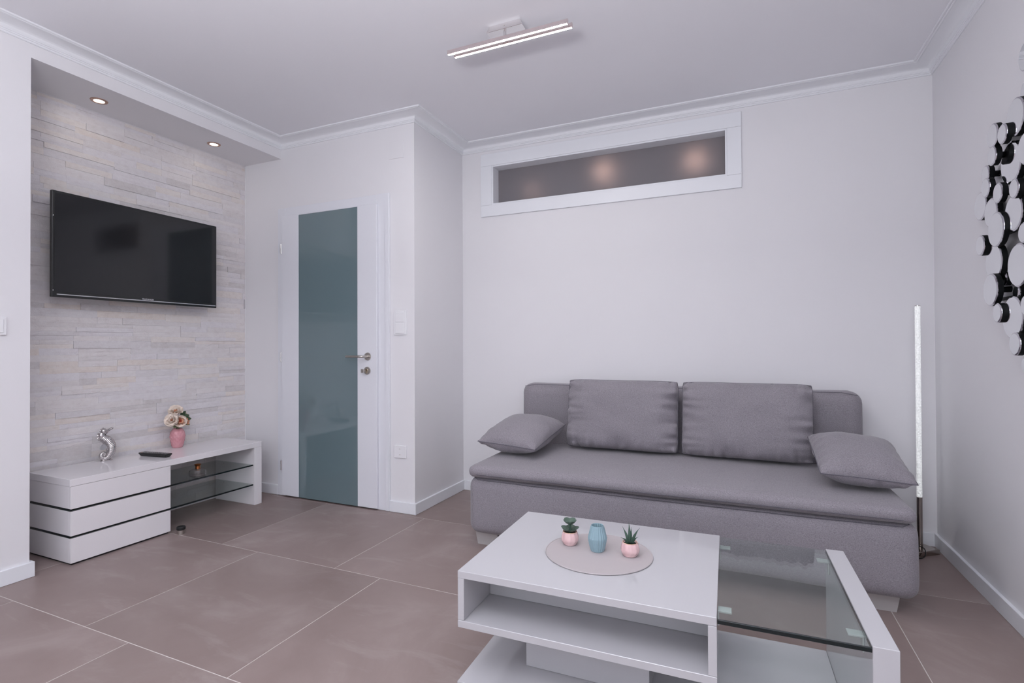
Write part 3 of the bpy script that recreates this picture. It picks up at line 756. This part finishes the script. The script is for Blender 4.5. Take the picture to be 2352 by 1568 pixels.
def leaf_bm(base, tip, w, up, sag=0.0, n=6):
    base, tip = Vector(base), Vector(tip); d = tip-base; u = Vector(up); s = d.cross(u).normalized(); u = s.cross(d).normalized()
    bm = nb(); L = []
    for i in range(n+1):
        t = i/n; c = base+d*t-Vector((0, 0, sag*t*t)); ww = w*math.sin(PI*min(0.97, 0.06+0.94*t))**0.8
        L.append([bm.verts.new(c-s*ww+u*ww*0.3), bm.verts.new(c), bm.verts.new(c+s*ww+u*ww*0.3)])
    for i in range(n):
        for k in (0, 1): bm.faces.new((L[i][k], L[i][k+1], L[i+1][k+1], L[i+1][k]))
    r = bmesh.ops.extrude_face_region(bm, geom=list(bm.faces)); bmesh.ops.translate(bm, verts=[e for e in r['geom'] if isinstance(e, bmesh.types.BMVert)], vec=-u*0.0008)
    return bm
for bs, tp, w, mm in (((0.012, 0.016, 0.07), (0.026, 0.060, 0.082), 0.017, 'leafrose'), ((0.018, 0.03, 0.06), (0.03, 0.072, 0.056), 0.016, 'leafrose'), ((0.0, 0.02, 0.075), (0.012, 0.046, 0.108), 0.014, 'leafrose'), ((0.012, -0.03, 0.07), (0.004, -0.052, 0.098), 0.009, 'leafrose'), ((0.016, -0.012, 0.022), (0.046, -0.055, 0.014), 0.013, 'leafpale'), ((0.014, -0.004, 0.018), (0.050, -0.030, 0.008), 0.012, 'leafpale'), ((0.016, 0.03, 0.030), (0.036, 0.058, 0.018), 0.009, 'leafpale'), ((0, 0, 0.10), (0.004, -0.008, 0.134), 0.008, 'leafpale')):
    obj('leaf', leaf_bm((vx+bs[0], vy+bs[1], zt+bs[2]), (vx+tp[0], vy+tp[1], zt+tp[2]), w, (0.7, -0.2, 0.7)), M[mm], bq, smooth=60)
for ex, ey, ez in ((0.024, -0.045, 0.055), (0.028, -0.009, 0.036), (-0.004, -0.009, 0.10), (-0.009, 0.05, 0.07), (0.017, 0.032, 0.026)):
    b = nb(); tube(b, smooth_path([(vx+ex*0.2, vy+ey*0.2, zt-0.014), (vx+ex*0.35, vy+ey*0.3, zt+ez*0.35), (vx+ex, vy+ey, zt+ez)], 4), 0.0016, 6); obj('stem', b, M['leafrose'], bq)

# ------------------------------------------------------------------ small bottle on the glass shelf
bx_, by_, bz_ = -3.085, 2.178, Z2[1]
bt = thing('glass_bottle', 'squat clear glass bottle with copper neck on the upper glass shelf', 'bottle', (bx_, by_, bz_))
p_ = smooth_path([(0.030, 0.0006), (0.044, 0.003), (0.0475, 0.010), (0.0475, 0.030), (0.045, 0.038), (0.030, 0.043), (0.015, 0.046), (0.013, 0.052)], 5)
inn = [(max(r-0.0028, 0.004), z+(0.004 if i < 6 else 0.0)) for i, (r, z) in enumerate(p_)][::-1]
b = lathe(nb(), p_+inn, (bx_, by_, bz_), 40, cap0=True, cap1=True); obj('body', b, M['bottleglass'], bt, smooth=50)
b = lathe(nb(), smooth_path([(0.0140, 0.0468), (0.0138, 0.058), (0.0145, 0.064), (0.0195, 0.071), (0.0190, 0.0725), (0.012, 0.066)], 4), (bx_, by_, bz_), 32, cap0=False); obj('neck', b, M['copper'], bt, smooth=50)

# ------------------------------------------------------------------ door stop
ds = thing('door_stop', 'small steel door stop with black rubber ring on the floor by the cabinet', 'door stop', (-2.955, 1.985, 0))
b = lathe(nb(), [(0.0185, 0.0), (0.0185, 0.022), (0.0165, 0.023), (0, 0.023)], (-2.955, 1.985, 0), 32); obj('body', b, M['steel'], ds, smooth=35)
b = lathe(nb(), [(0.0, 0.0), (0.020, 0.0), (0.0235, 0.004), (0.0235, 0.015), (0.020, 0.019), (0.013, 0.0195), (0.011, 0.018), (0, 0.018)], (-2.955, 1.985, 0.0232), 32, cap0=False); obj('ring', b, M['rubber'], ds, smooth=40)

# ------------------------------------------------------------------ coffee table
TR = math.radians(1.1)
M['bracket'] = mat('translucent_clip', (0.62, 0.64, 0.64, 1), 0.2, trans=0.35)
M['tablewhite'] = mat('table_white_lacquer', (0.51, 0.505, 0.53, 1), 0.045)
tab = thing('coffee_table', 'glossy white coffee table with open box, glass panel and end board', 'table', (-0.235, 1.678, 0), TR)
def tp(name, lo, hi, m, bev=0.0012, parent=None): return obj(name, bx(lo, hi, bev), m, parent or tab, local=True)
BR_ = 0.175
tp('top_board', (-0.550, -0.300, 0.378), (BR_, 0.300, 0.400), M['tablewhite'])
tp('box_floor', (-0.550, -0.300, 0.231), (BR_, 0.300, 0.2525), M['tablewhite'])
tp('side_board', (-0.550, -0.2995, 0.2530), (-0.529, 0.2995, 0.3775), M['tablewhite'])
tp('side_board', (BR_-0.021, -0.2995, 0.2530), (BR_, 0.2995, 0.3775), M['tablewhite'])
tp('back_board', (-0.5285, -0.116, 0.2530), (BR_-0.0215, -0.098, 0.3775), M['tablewhite'])
tp('back_board', (-0.5285, 0.281, 0.2530), (BR_-0.0215, 0.299, 0.3775), M['tablewhite'])
tp('pedestal', (-0.389, -0.147, 0.0665), (-0.010, 0.147, 0.2305), M['tablewhite'])
tp('base_board', (-0.555, -0.295, 0.022), (0.4985, 0.299, 0.066), M['tablewhite'])
tp('end_board', (0.499, -0.300, 0.0), (0.550, 0.300, 0.400), M['tablewhite'])
for sx, sy in ((-0.51, -0.25), (-0.51, 0.25), (0.0, -0.25), (0.0, 0.25)):
    b = nb(); cyl(b, (sx, sy, 0.0), (sx, sy, 0.0215), 0.02, n=20); obj('foot', b, M['darkgap'], tab, local=True)
gl = tp('glass_top', (BR_+0.0012, -0.294, 0.3855), (0.4978, 0.299, 0.3955), M['tableglass'], 0.0)
tp('glass_edge', (BR_+0.0012, -0.3005, 0.3855), (0.4978, -0.2945, 0.3955), M['glassedge'], 0.0006)
tp('glass_edge', (0.4980, -0.2945, 0.3870), (0.4988, 0.299, 0.3950), M['glassedge'], 0.0)
for sx, x in ((1, BR_+0.0006), (-1, 0.4984)):
    for y in (0.235, -0.215):
        b = nb(); x2 = x+sx*0.034
        box(b, (min(x, x2), y-0.014, 0.3800), (max(x, x2), y+0.014, 0.3850), 0.001); box(b, (min(x, x+sx*0.004), y-0.012, 0.345), (max(x, x+sx*0.004), y+0.012, 0.3798), 0.001)
        obj('bracket', b, M['bracket'], tab, local=True)

# ------------------------------------------------------------------ placemat and the three things on it
MZ = 0.4005
mx, my, ma, mb = -0.422, 1.660, 0.170, 0.163
pm = thing('placemat', 'round pale woven placemat on the coffee table', 'placemat', (mx, my, MZ))
b = nb(); NR, NA = 26, 72; prev = None
rings = []
for i in range(NR*2+1):
    f = i/(NR*2); h = 0.0030 if i % 2 else 0.0025
    ring = []
    for k in range(NA):
        a = 2*PI*k/NA; ring.append(b.verts.new((mx+ma*f*math.cos(a), my+mb*f*math.sin(a), MZ+h)) if i else None)
    rings.append(ring)
c0 = b.verts.new((mx, my, MZ+0.003))
for k in range(NA): b.faces.new((c0, rings[1][k], rings[1][(k+1) % NA]))
for i in range(1, NR*2):
    for k in range(NA): b.faces.new((rings[i][k], rings[i][(k+1) % NA], rings[i+1][(k+1) % NA], rings[i+1][k]))
low = [b.verts.new((v.co.x, v.co.y, MZ+0.0001)) for v in rings[-1]]
for k in range(NA): b.faces.new((rings[-1][k], rings[-1][(k+1) % NA], low[(k+1) % NA], low[k]))
b.faces.new(low[::-1])
obj('woven_disc', b, M['mat'], pm, smooth=20)
b = nb(); tube(b, [(mx+(ma+0.0005)*math.cos(2*PI*k/NA), my+(mb+0.0005)*math.sin(2*PI*k/NA), MZ+0.0022) for k in range(NA)], 0.0019, 8, closed=True); obj('rim', b, M['mat'], pm, smooth=180)
PZ = MZ+0.0035
def pot(c, label):
    t = thing('potted_succulent', label, 'plant', c, group='succulents on the placemat')
    def fac(a, r, z): return 1-0.075*abs(math.sin(a*5.0+(z-0.024)*(30 if z > 0.024 else -30)))*(1 if 0.004 < z < 0.042 else 0)
    pr = smooth_path([(0.0195, 0.0003), (0.0215, 0.002), (0.0290, 0.014), (0.0300, 0.024), (0.0275, 0.036), (0.0238, 0.0425)], 5)+[(0.0232, 0.0432), (0.0222, 0.0425), (0.0215, 0.036)]
    b = lathe(nb(), pr, c, 60, rfun=fac); obj('pot', b, M['pinkpot'], t, smooth=50)
    b = nb(); tube(b, [(c[0]+0.0232*math.cos(2*PI*k/40), c[1]+0.0232*math.sin(2*PI*k/40), c[2]+0.0432) for k in range(40)], 0.0007, 6, closed=True); obj('rim', b, M['rimgold'], t, smooth=180)
    b = nb(); cyl(b, (c[0], c[1], c[2]+0.030), (c[0], c[1], c[2]+0.0375), 0.0212, n=30); obj('soil', b, M['soil'], t)
    return t
c1 = (-0.527, 1.690, PZ); t1 = pot(c1, 'pink pot with round-leaved succulent, left of the blue vase')
def disc_leaf(c, d, up, size, cup=0.25):
    """broad rounded succulent leaf growing from c along d"""
    c, d, up = Vector(c), Vector(d).normalized(), Vector(up); s = d.cross(up).normalized(); up = s.cross(d).normalized()
    bm = nb(); n, k = 6, 8; top = []
    for lay in (0, 1):
        g = []
        for i in range(n+1):
            f = i/n; w = size*0.55*math.sin(PI*min(0.94, 0.05+0.89*f))**0.65
            row = []
            for j in range(k+1):
                t = -1+2*j/k; x = t*w
                zz = cup*size*f*f+0.28*size*t*t*math.sin(PI*f)*0.5-(0.0022*math.sin(PI*f)*(1-t*t) if lay else 0)
                row.append(bm.verts.new(c+d*size*f*1.0+s*x+up*zz))
            g.append(row)
        for i in range(n):
            for j in range(k): bm.faces.new((g[i][j], g[i][j+1], g[i+1][j+1], g[i+1][j]))
    bmesh.ops.remove_doubles(bm, verts=bm.verts, dist=1e-6)
    return bm
P = Vector(c1)
b = nb(); tube(b, smooth_path([P+Vector((0, 0, 0.034)), P+Vector((0.001, -0.001, 0.05)), P+Vector((0.0, 0.0, 0.069))], 4), 0.0042, 8); obj('stem', b, M['leafdark'], t1, smooth=180)
for k in range(5):
    a = k*2*PI/5+0.5; d = Vector((math.cos(a), math.sin(a), 0.10)); obj('leaf', disc_leaf(P+Vector((0, 0, 0.0445))+d*0.003, d, (0, 0, 1), 0.029, 0.30), M['leafgrey'], t1, smooth=180)
for k in range(5):
    a = k*2*PI/5; d = Vector((math.cos(a), math.sin(a), 0.42)); obj('leaf', disc_leaf(P+Vector((0, 0, 0.066))+d*0.002, d, (0, 0, 1), 0.026, 0.25), M['leafgrey'], t1, smooth=180)
c2 = (-0.322, 1.672, PZ); t2 = pot(c2, 'pink pot with spiky pointed succulent, right of the blue vase')
P = Vector(c2)
def spike(base, tip, w, bend):
    base, tip = Vector(base), Vector(tip); n = 7; bm = nb(); d = tip-base; s = d.cross(Vector((0.3, -1, 0.1))).normalized(); u = s.cross(d).normalized()
    rings = []
    for i in range(n+1):
        t = i/n; c = base+d*t+Vector(bend)*math.sin(PI*t)*0.5; ww = w*(1-t**1.6)*(0.75+0.6*math.sin(PI*min(1, t*1.2))) if i < n else 0.0003
        rings.append([bm.verts.new(c+s*ww), bm.verts.new(c-u*ww*0.30), bm.verts.new(c-s*ww), bm.verts.new(c+u*ww*0.55)])
    for i in range(n):
        for k in range(4): bm.faces.new((rings[i][k], rings[i][(k+1) % 4], rings[i+1][(k+1) % 4], rings[i+1][k]))
    bm.faces.new(rings[0]); bm.faces.new(rings[-1])
    return bm
for tx_, ty_, tz_, w in ((-0.004, 0.004, 0.106, 0.0046), (-0.024, -0.002, 0.090, 0.0042), (0.030, 0.006, 0.090, 0.0042), (0.026, -0.006, 0.083, 0.0040), (0.004, 0.010, 0.088, 0.0036), (0.029, -0.014, 0.068, 0.0040), (-0.027, -0.012, 0.058, 0.0040), (0.023, -0.020, 0.052, 0.0042), (-0.014, -0.024, 0.047, 0.0045), (0.006, -0.024, 0.050, 0.0048), (-0.02, 0.018, 0.062, 0.004), (0.016, 0.02, 0.064, 0.004)):
    obj('leaf', spike(P+Vector((tx_*0.12, ty_*0.12, 0.0365)), P+Vector((tx_, ty_, tz_)), w, (tx_*-0.12, 0, 0.006)), M['leafdark'], t2, smooth=60)
# ribbed blue vase between them
c3 = (-0.428, 1.672, PZ)
bv = thing('blue_vase', 'dusty blue ribbed ceramic vase between the two succulents', 'vase', c3)
def ribs(a, r, z): return 1+(0.036*math.cos(a*20) if 0.003 < z < 0.079 and r > 0.019 else 0)
pr = smooth_path([(0.0215, 0.0004), (0.0222, 0.003), (0.0265, 0.020), (0.0300, 0.040), (0.0290, 0.047), (0.0245, 0.066), (0.0205, 0.0815)], 6)+[(0.0198, 0.0825), (0.0186, 0.0815), (0.0200, 0.066), (0.0240, 0.045), (0.0200, 0.006), (0.0, 0.005)]
b = lathe(nb(), pr, c3, 120, rfun=ribs); obj('body', b, M['bluevase'], bv, smooth=55)

# ------------------------------------------------------------------ sofa
sofa = thing('sofa', 'grey woven fabric sofa with flat seat and low backrest', 'sofa', (-0.36, 2.93, 0))
SFX0, SFX1, SFY0, SFY1 = -1.338, 0.640, 2.438, 3.405
base_bm = soft_box((SFX0, SFY0+0.012, 0.072), (SFX1, SFY1-0.01, 0.378), 0.055, (60, 26, 12), (0.004, 0.014, 0.0), 0.003, 3.0)
obj('base', base_bm, M['fabric'], sofa, smooth=180)
seat_bm = soft_box((SFX0+0.012, SFY0-0.006, 0.3785), (SFX1-0.016, 3.205, 0.4400), 0.030, (64, 30, 6), (0.0, 0.004, 0.006), 0.0025, 9.0)
seat = obj('seat_cushion', seat_bm, M['fabric'], sofa, smooth=180)
back_bm = soft_box((SFX0-0.002, 3.212, 0.379), (SFX1-0.040, 3.395, 0.822), 0.062, (50, 10, 16), (0.0, 0.006, 0.0), 0.002, 17.0)
back = obj('backrest', back_bm, M['fabric'], sofa, smooth=180)
# seams
b = nb(); tube(b, [(SFX0+0.016, SFY0+0.05, 0.398), (SFX0+0.019, SFY0+0.022, 0.398), (SFX0+0.032, SFY0+0.004, 0.398), (SFX0+0.07, SFY0-0.006, 0.397), (-0.9, SFY0-0.009, 0.397), (-0.35, SFY0-0.010, 0.397), (0.2, SFY0-0.009, 0.397), (SFX1-0.075, SFY0-0.006, 0.397), (SFX1-0.036, SFY0+0.004, 0.398), (SFX1-0.023, SFY0+0.022, 0.398), (SFX1-0.020, SFY0+0.05, 0.398)], 0.0018, 6); obj('piping', b, M['piping'], seat, smooth=180)
b = nb(); tube(b, [(SFX0+0.030, SFY0+0.07, 0.3715), (SFX0+0.034, SFY0+0.045, 0.369), (SFX0+0.06, SFY0+0.0255, 0.3625), (-1.0, SFY0+0.0205, 0.3615), (-0.35, SFY0+0.0175, 0.3615), (0.3, SFY0+0.0205, 0.3615), (SFX1-0.06, SFY0+0.0255, 0.3625), (SFX1-0.034, SFY0+0.045, 0.369), (SFX1-0.030, SFY0+0.07, 0.3715)], 0.0015, 6); obj('base_seam', b, M['piping'], sofa, smooth=180)
for x in (-0.298, -0.290):
    b = nb()
    for k in range(19):
        z = 0.105+k*0.0132; yy = SFY0+0.012-0.014*(1-((z-0.225)/0.153)**2)+(0.004 if z > 0.33 or z < 0.12 else 0)
        box(b, (x-0.0012, yy-0.0022, z), (x+0.0012, yy+0.002, z+0.0075))
    obj('stitching', b, M['stitch'], sofa)
b = nb(); tube(b, [(SFX0+0.03, 3.213, 0.806), (SFX0+0.1, 3.224, 0.818), (-0.4, 3.224, 0.819), (SFX1-0.14, 3.224, 0.818), (SFX1-0.07, 3.213, 0.806)], 0.0018, 6); obj('piping', b, M['piping'], back, smooth=180)
for x0, x1, y0, y1 in ((-1.320, -1.185, 2.515, 2.60), (0.435, 0.585, 2.522, 2.60), (-1.32, -1.185, 3.25, 3.33), (0.435, 0.585, 3.25, 3.33)):
    b = nb(); v0 = [b.verts.new(p) for p in ((x0+0.012, y0+0.006, 0), (x1-0.012, y0+0.006, 0), (x1-0.012, y1-0.006, 0), (x0+0.012, y1-0.006, 0))]; v1 = [b.verts.new(p) for p in ((x0, y0, 0.0745), (x1, y0, 0.0745), (x1, y1, 0.0745), (x0, y1, 0.0745))]
    for i in range(4): b.faces.new((v0[i], v0[(i+1) % 4], v1[(i+1) % 4], v1[i]))
    b.faces.new(v0[::-1]); b.faces.new(v1); obj('foot', b, M['footsilver'], sofa)

def place_cushion(name, label, group, w, h, t, M4, **kw):
    bm, seam = pillow(w, h, t, **kw); bm.transform(M4)
    loc = M4.translation
    o = thing(name, label, 'cushion', loc, group=group)
    obj('cover', bm, M['fabric'], o, smooth=180)
    b = nb(); tube(b, [M4 @ p for p in seam], 0.0022, 6, closed=True); obj('seam', b, M['piping'], o, smooth=180)
    return o
def ori(x, y, z, yaw_, pit, rol):
    return Matrix.Translation((x, y, z)) @ Matrix.Rotation(math.radians(yaw_), 4, 'Z') @ Matrix.Rotation(math.radians(pit), 4, 'X') @ Matrix.Rotation(math.radians(rol), 4, 'Y')
place_cushion('back_cushion', 'left of the two upright grey back cushions on the sofa', 'back cushions on the sofa', 0.660, 0.415, 0.180, ori(-0.645, 3.098, 0.661, 0.5, 82, 0), p=4.2, q=0.5, pinch=0.022, wr=0.019, seed=2.0, n=64, corner=0.035)
place_cushion('back_cushion', 'right of the two upright grey back cushions on the sofa', 'back cushions on the sofa', 0.660, 0.415, 0.180, ori(0.028, 3.098, 0.661, -0.5, 82, 0), p=4.2, q=0.5, pinch=0.022, wr=0.019, seed=7.0, n=64, corner=0.035)
place_cushion('throw_pillow', 'grey pillow lying flat on the sofa end nearer the door', 'pillows at the sofa ends', 0.37, 0.46, 0.172, ori(-1.186, 2.880, 0.555, -4.4, 10.0, 3.0), p=2.6, q=0.52, pinch=0.035, wr=0.008, seed=4.0, n=48, corner=0.02)
place_cushion('throw_pillow', 'grey pillow lying flat on the sofa end beside the floor lamp', 'pillows at the sofa ends', 0.35, 0.43, 0.168, ori(0.488, 2.785, 0.557, 0.5, 12.0, 3.0), p=2.6, q=0.52, pinch=0.035, wr=0.008, seed=12.0, n=48, corner=0.02)

# ------------------------------------------------------------------ floor lamp
LPX, LPY = 0.850, 3.300
lamp = thing('floor_lamp', 'slim floor lamp with glowing crystal tube and square steel base', 'floor lamp', (LPX, LPY, 0))
b = nb(); box(b, (-0.10, -0.07, 0.0), (0.10, 0.07, 0.026), 0.002); b.transform(Matrix.Translation((0.813, 3.297, 0)) @ Matrix.Rotation(math.radians(38), 4, 'Z')); obj('base', b, M['lampsteel'], lamp)
b = nb(); cyl(b, (LPX, LPY, 0.026), (LPX, LPY, 0.285), 0.0125, n=24); obj('pole', b, M['lampsteel'], lamp, smooth=40)
b = nb(); tube(b, [(LPX, LPY, 0.286+k*0.0082) for k in range(121)], [0.0118+0.0007*(k % 2) for k in range(121)], 12); obj('crystal_tube', b, M['crystal'], lamp)
b = nb(); cyl(b, (LPX, LPY, 1.270), (LPX, LPY, 1.275), 0.0128, n=24); obj('cap', b, M['chrome'], lamp, smooth=40)
b = nb(); tube(b, smooth_path([(LPX-0.012, LPY-0.010, 0.032), (LPX-0.004, LPY-0.030, 0.040), (LPX+0.006, LPY-0.050, 0.036), (LPX+0.004, LPY-0.072, 0.020), (LPX-0.004, LPY-0.080, 0.006), (LPX-0.03, LPY-0.105, 0.004), (LPX-0.12, LPY-0.15, 0.004)], 6), 0.0025, 8); obj('cable', b, M['black'], lamp, smooth=180)

# ------------------------------------------------------------------ round mirror wall piece
mir = thing('mirror_sculpture', 'wall mirror made of many overlapping round mirrors with black sides', 'mirror', (XR, 2.35, 1.5))
DISC = [(2.379, 1.961, 0.041, 0), (2.421, 1.886, 0.067, 1), (2.559, 1.872, 0.046, 2), (2.478, 1.849, 0.037, 2), (2.563, 1.796, 0.037, 2), (2.494, 1.743, 0.078, 0), (2.345, 1.75, 0.056, 1), (2.671, 1.754, 0.036, 1), (2.625, 1.69, 0.038, 2), (2.521, 1.642, 0.038, 2), (2.395, 1.624, 0.035, 2), (2.761, 1.647, 0.058, 0), (2.663, 1.597, 0.058, 0), (2.436, 1.546, 0.066, 1), (2.542, 1.508, 0.066, 2), (2.334, 1.455, 0.036, 2), (2.68, 1.471, 0.041, 2), (2.603, 1.391, 0.072, 1), (2.37, 1.349, 0.076, 2), (2.562, 1.321, 0.026, 0), (2.588, 1.283, 0.063, 2), (2.469, 1.261, 0.027, 0), (2.538, 1.191, 0.037, 2), (2.457, 1.168, 0.078, 1), (2.32, 1.205, 0.037, 2), (2.401, 1.073, 0.041, 2), (2.364, 0.998, 0.031, 1),
        (2.27, 1.62, 0.075, 0), (2.26, 1.88, 0.06, 2), (2.23, 1.75, 0.04, 2), (2.20, 1.47, 0.07, 1), (2.24, 1.30, 0.055, 0), (2.15, 1.60, 0.045, 2), (2.16, 1.35, 0.04, 2), (2.28, 1.10, 0.05, 0), (2.10, 1.72, 0.055, 0), (2.07, 1.50, 0.05, 2), (2.19, 1.18, 0.045, 2), (2.30, 2.05, 0.05, 2), (2.18, 1.98, 0.045, 1)]
FX = [0.030, 0.045, 0.060]
for i, (y, z, r, l) in enumerate(DISC):
    xf = XR-FX[l]-0.0004*(i % 7)
    b = nb(); cyl(b, (xf+0.0025, y, z), (xf+0.0185, y, z), r, n=40); d = obj('mirror_disc', b, M['blackrim'], mir, smooth=40)
    b = lathe(nb(), [(0.0, 0.0), (r-0.0045, 0.0), (r-0.0045, 0.0045), (0.0, 0.0045)], (0, 0, 0), 44, cap0=False)
    b.transform(Matrix.Translation((xf-0.002, y, z)) @ Matrix.Rotation(PI/2, 4, 'Y')); obj('mirror_glass', b, M['mirror'], d, smooth=12)
    b = lathe(nb(), [(r-0.0044, 0.0), (r, 0.0024), (r, 0.0045), (r-0.0044, 0.0045)], (0, 0, 0), 44, cap0=False)
    b.transform(Matrix.Translation((xf-0.002, y, z)) @ Matrix.Rotation(PI/2, 4, 'Y')); obj('bevel', b, M['mirrorrim'], d, smooth=12)
    if True:
        b = nb(); cyl(b, (xf+0.0185, y, z), (XR, y, z), min(0.012, r*0.4), n=10); obj('stand_off', b, M['blackrim'], d)
b = nb()
for y in (2.33, 2.45):
    box(b, (XR-0.010, y-0.006, 1.02), (XR-0.0005, y+0.006, 1.95))
for z in (1.25, 1.5, 1.75): box(b, (XR-0.010, 2.12, z-0.006), (XR-0.0005, 2.66, z+0.006))
obj('back_frame', b, M['blackrim'], mir)
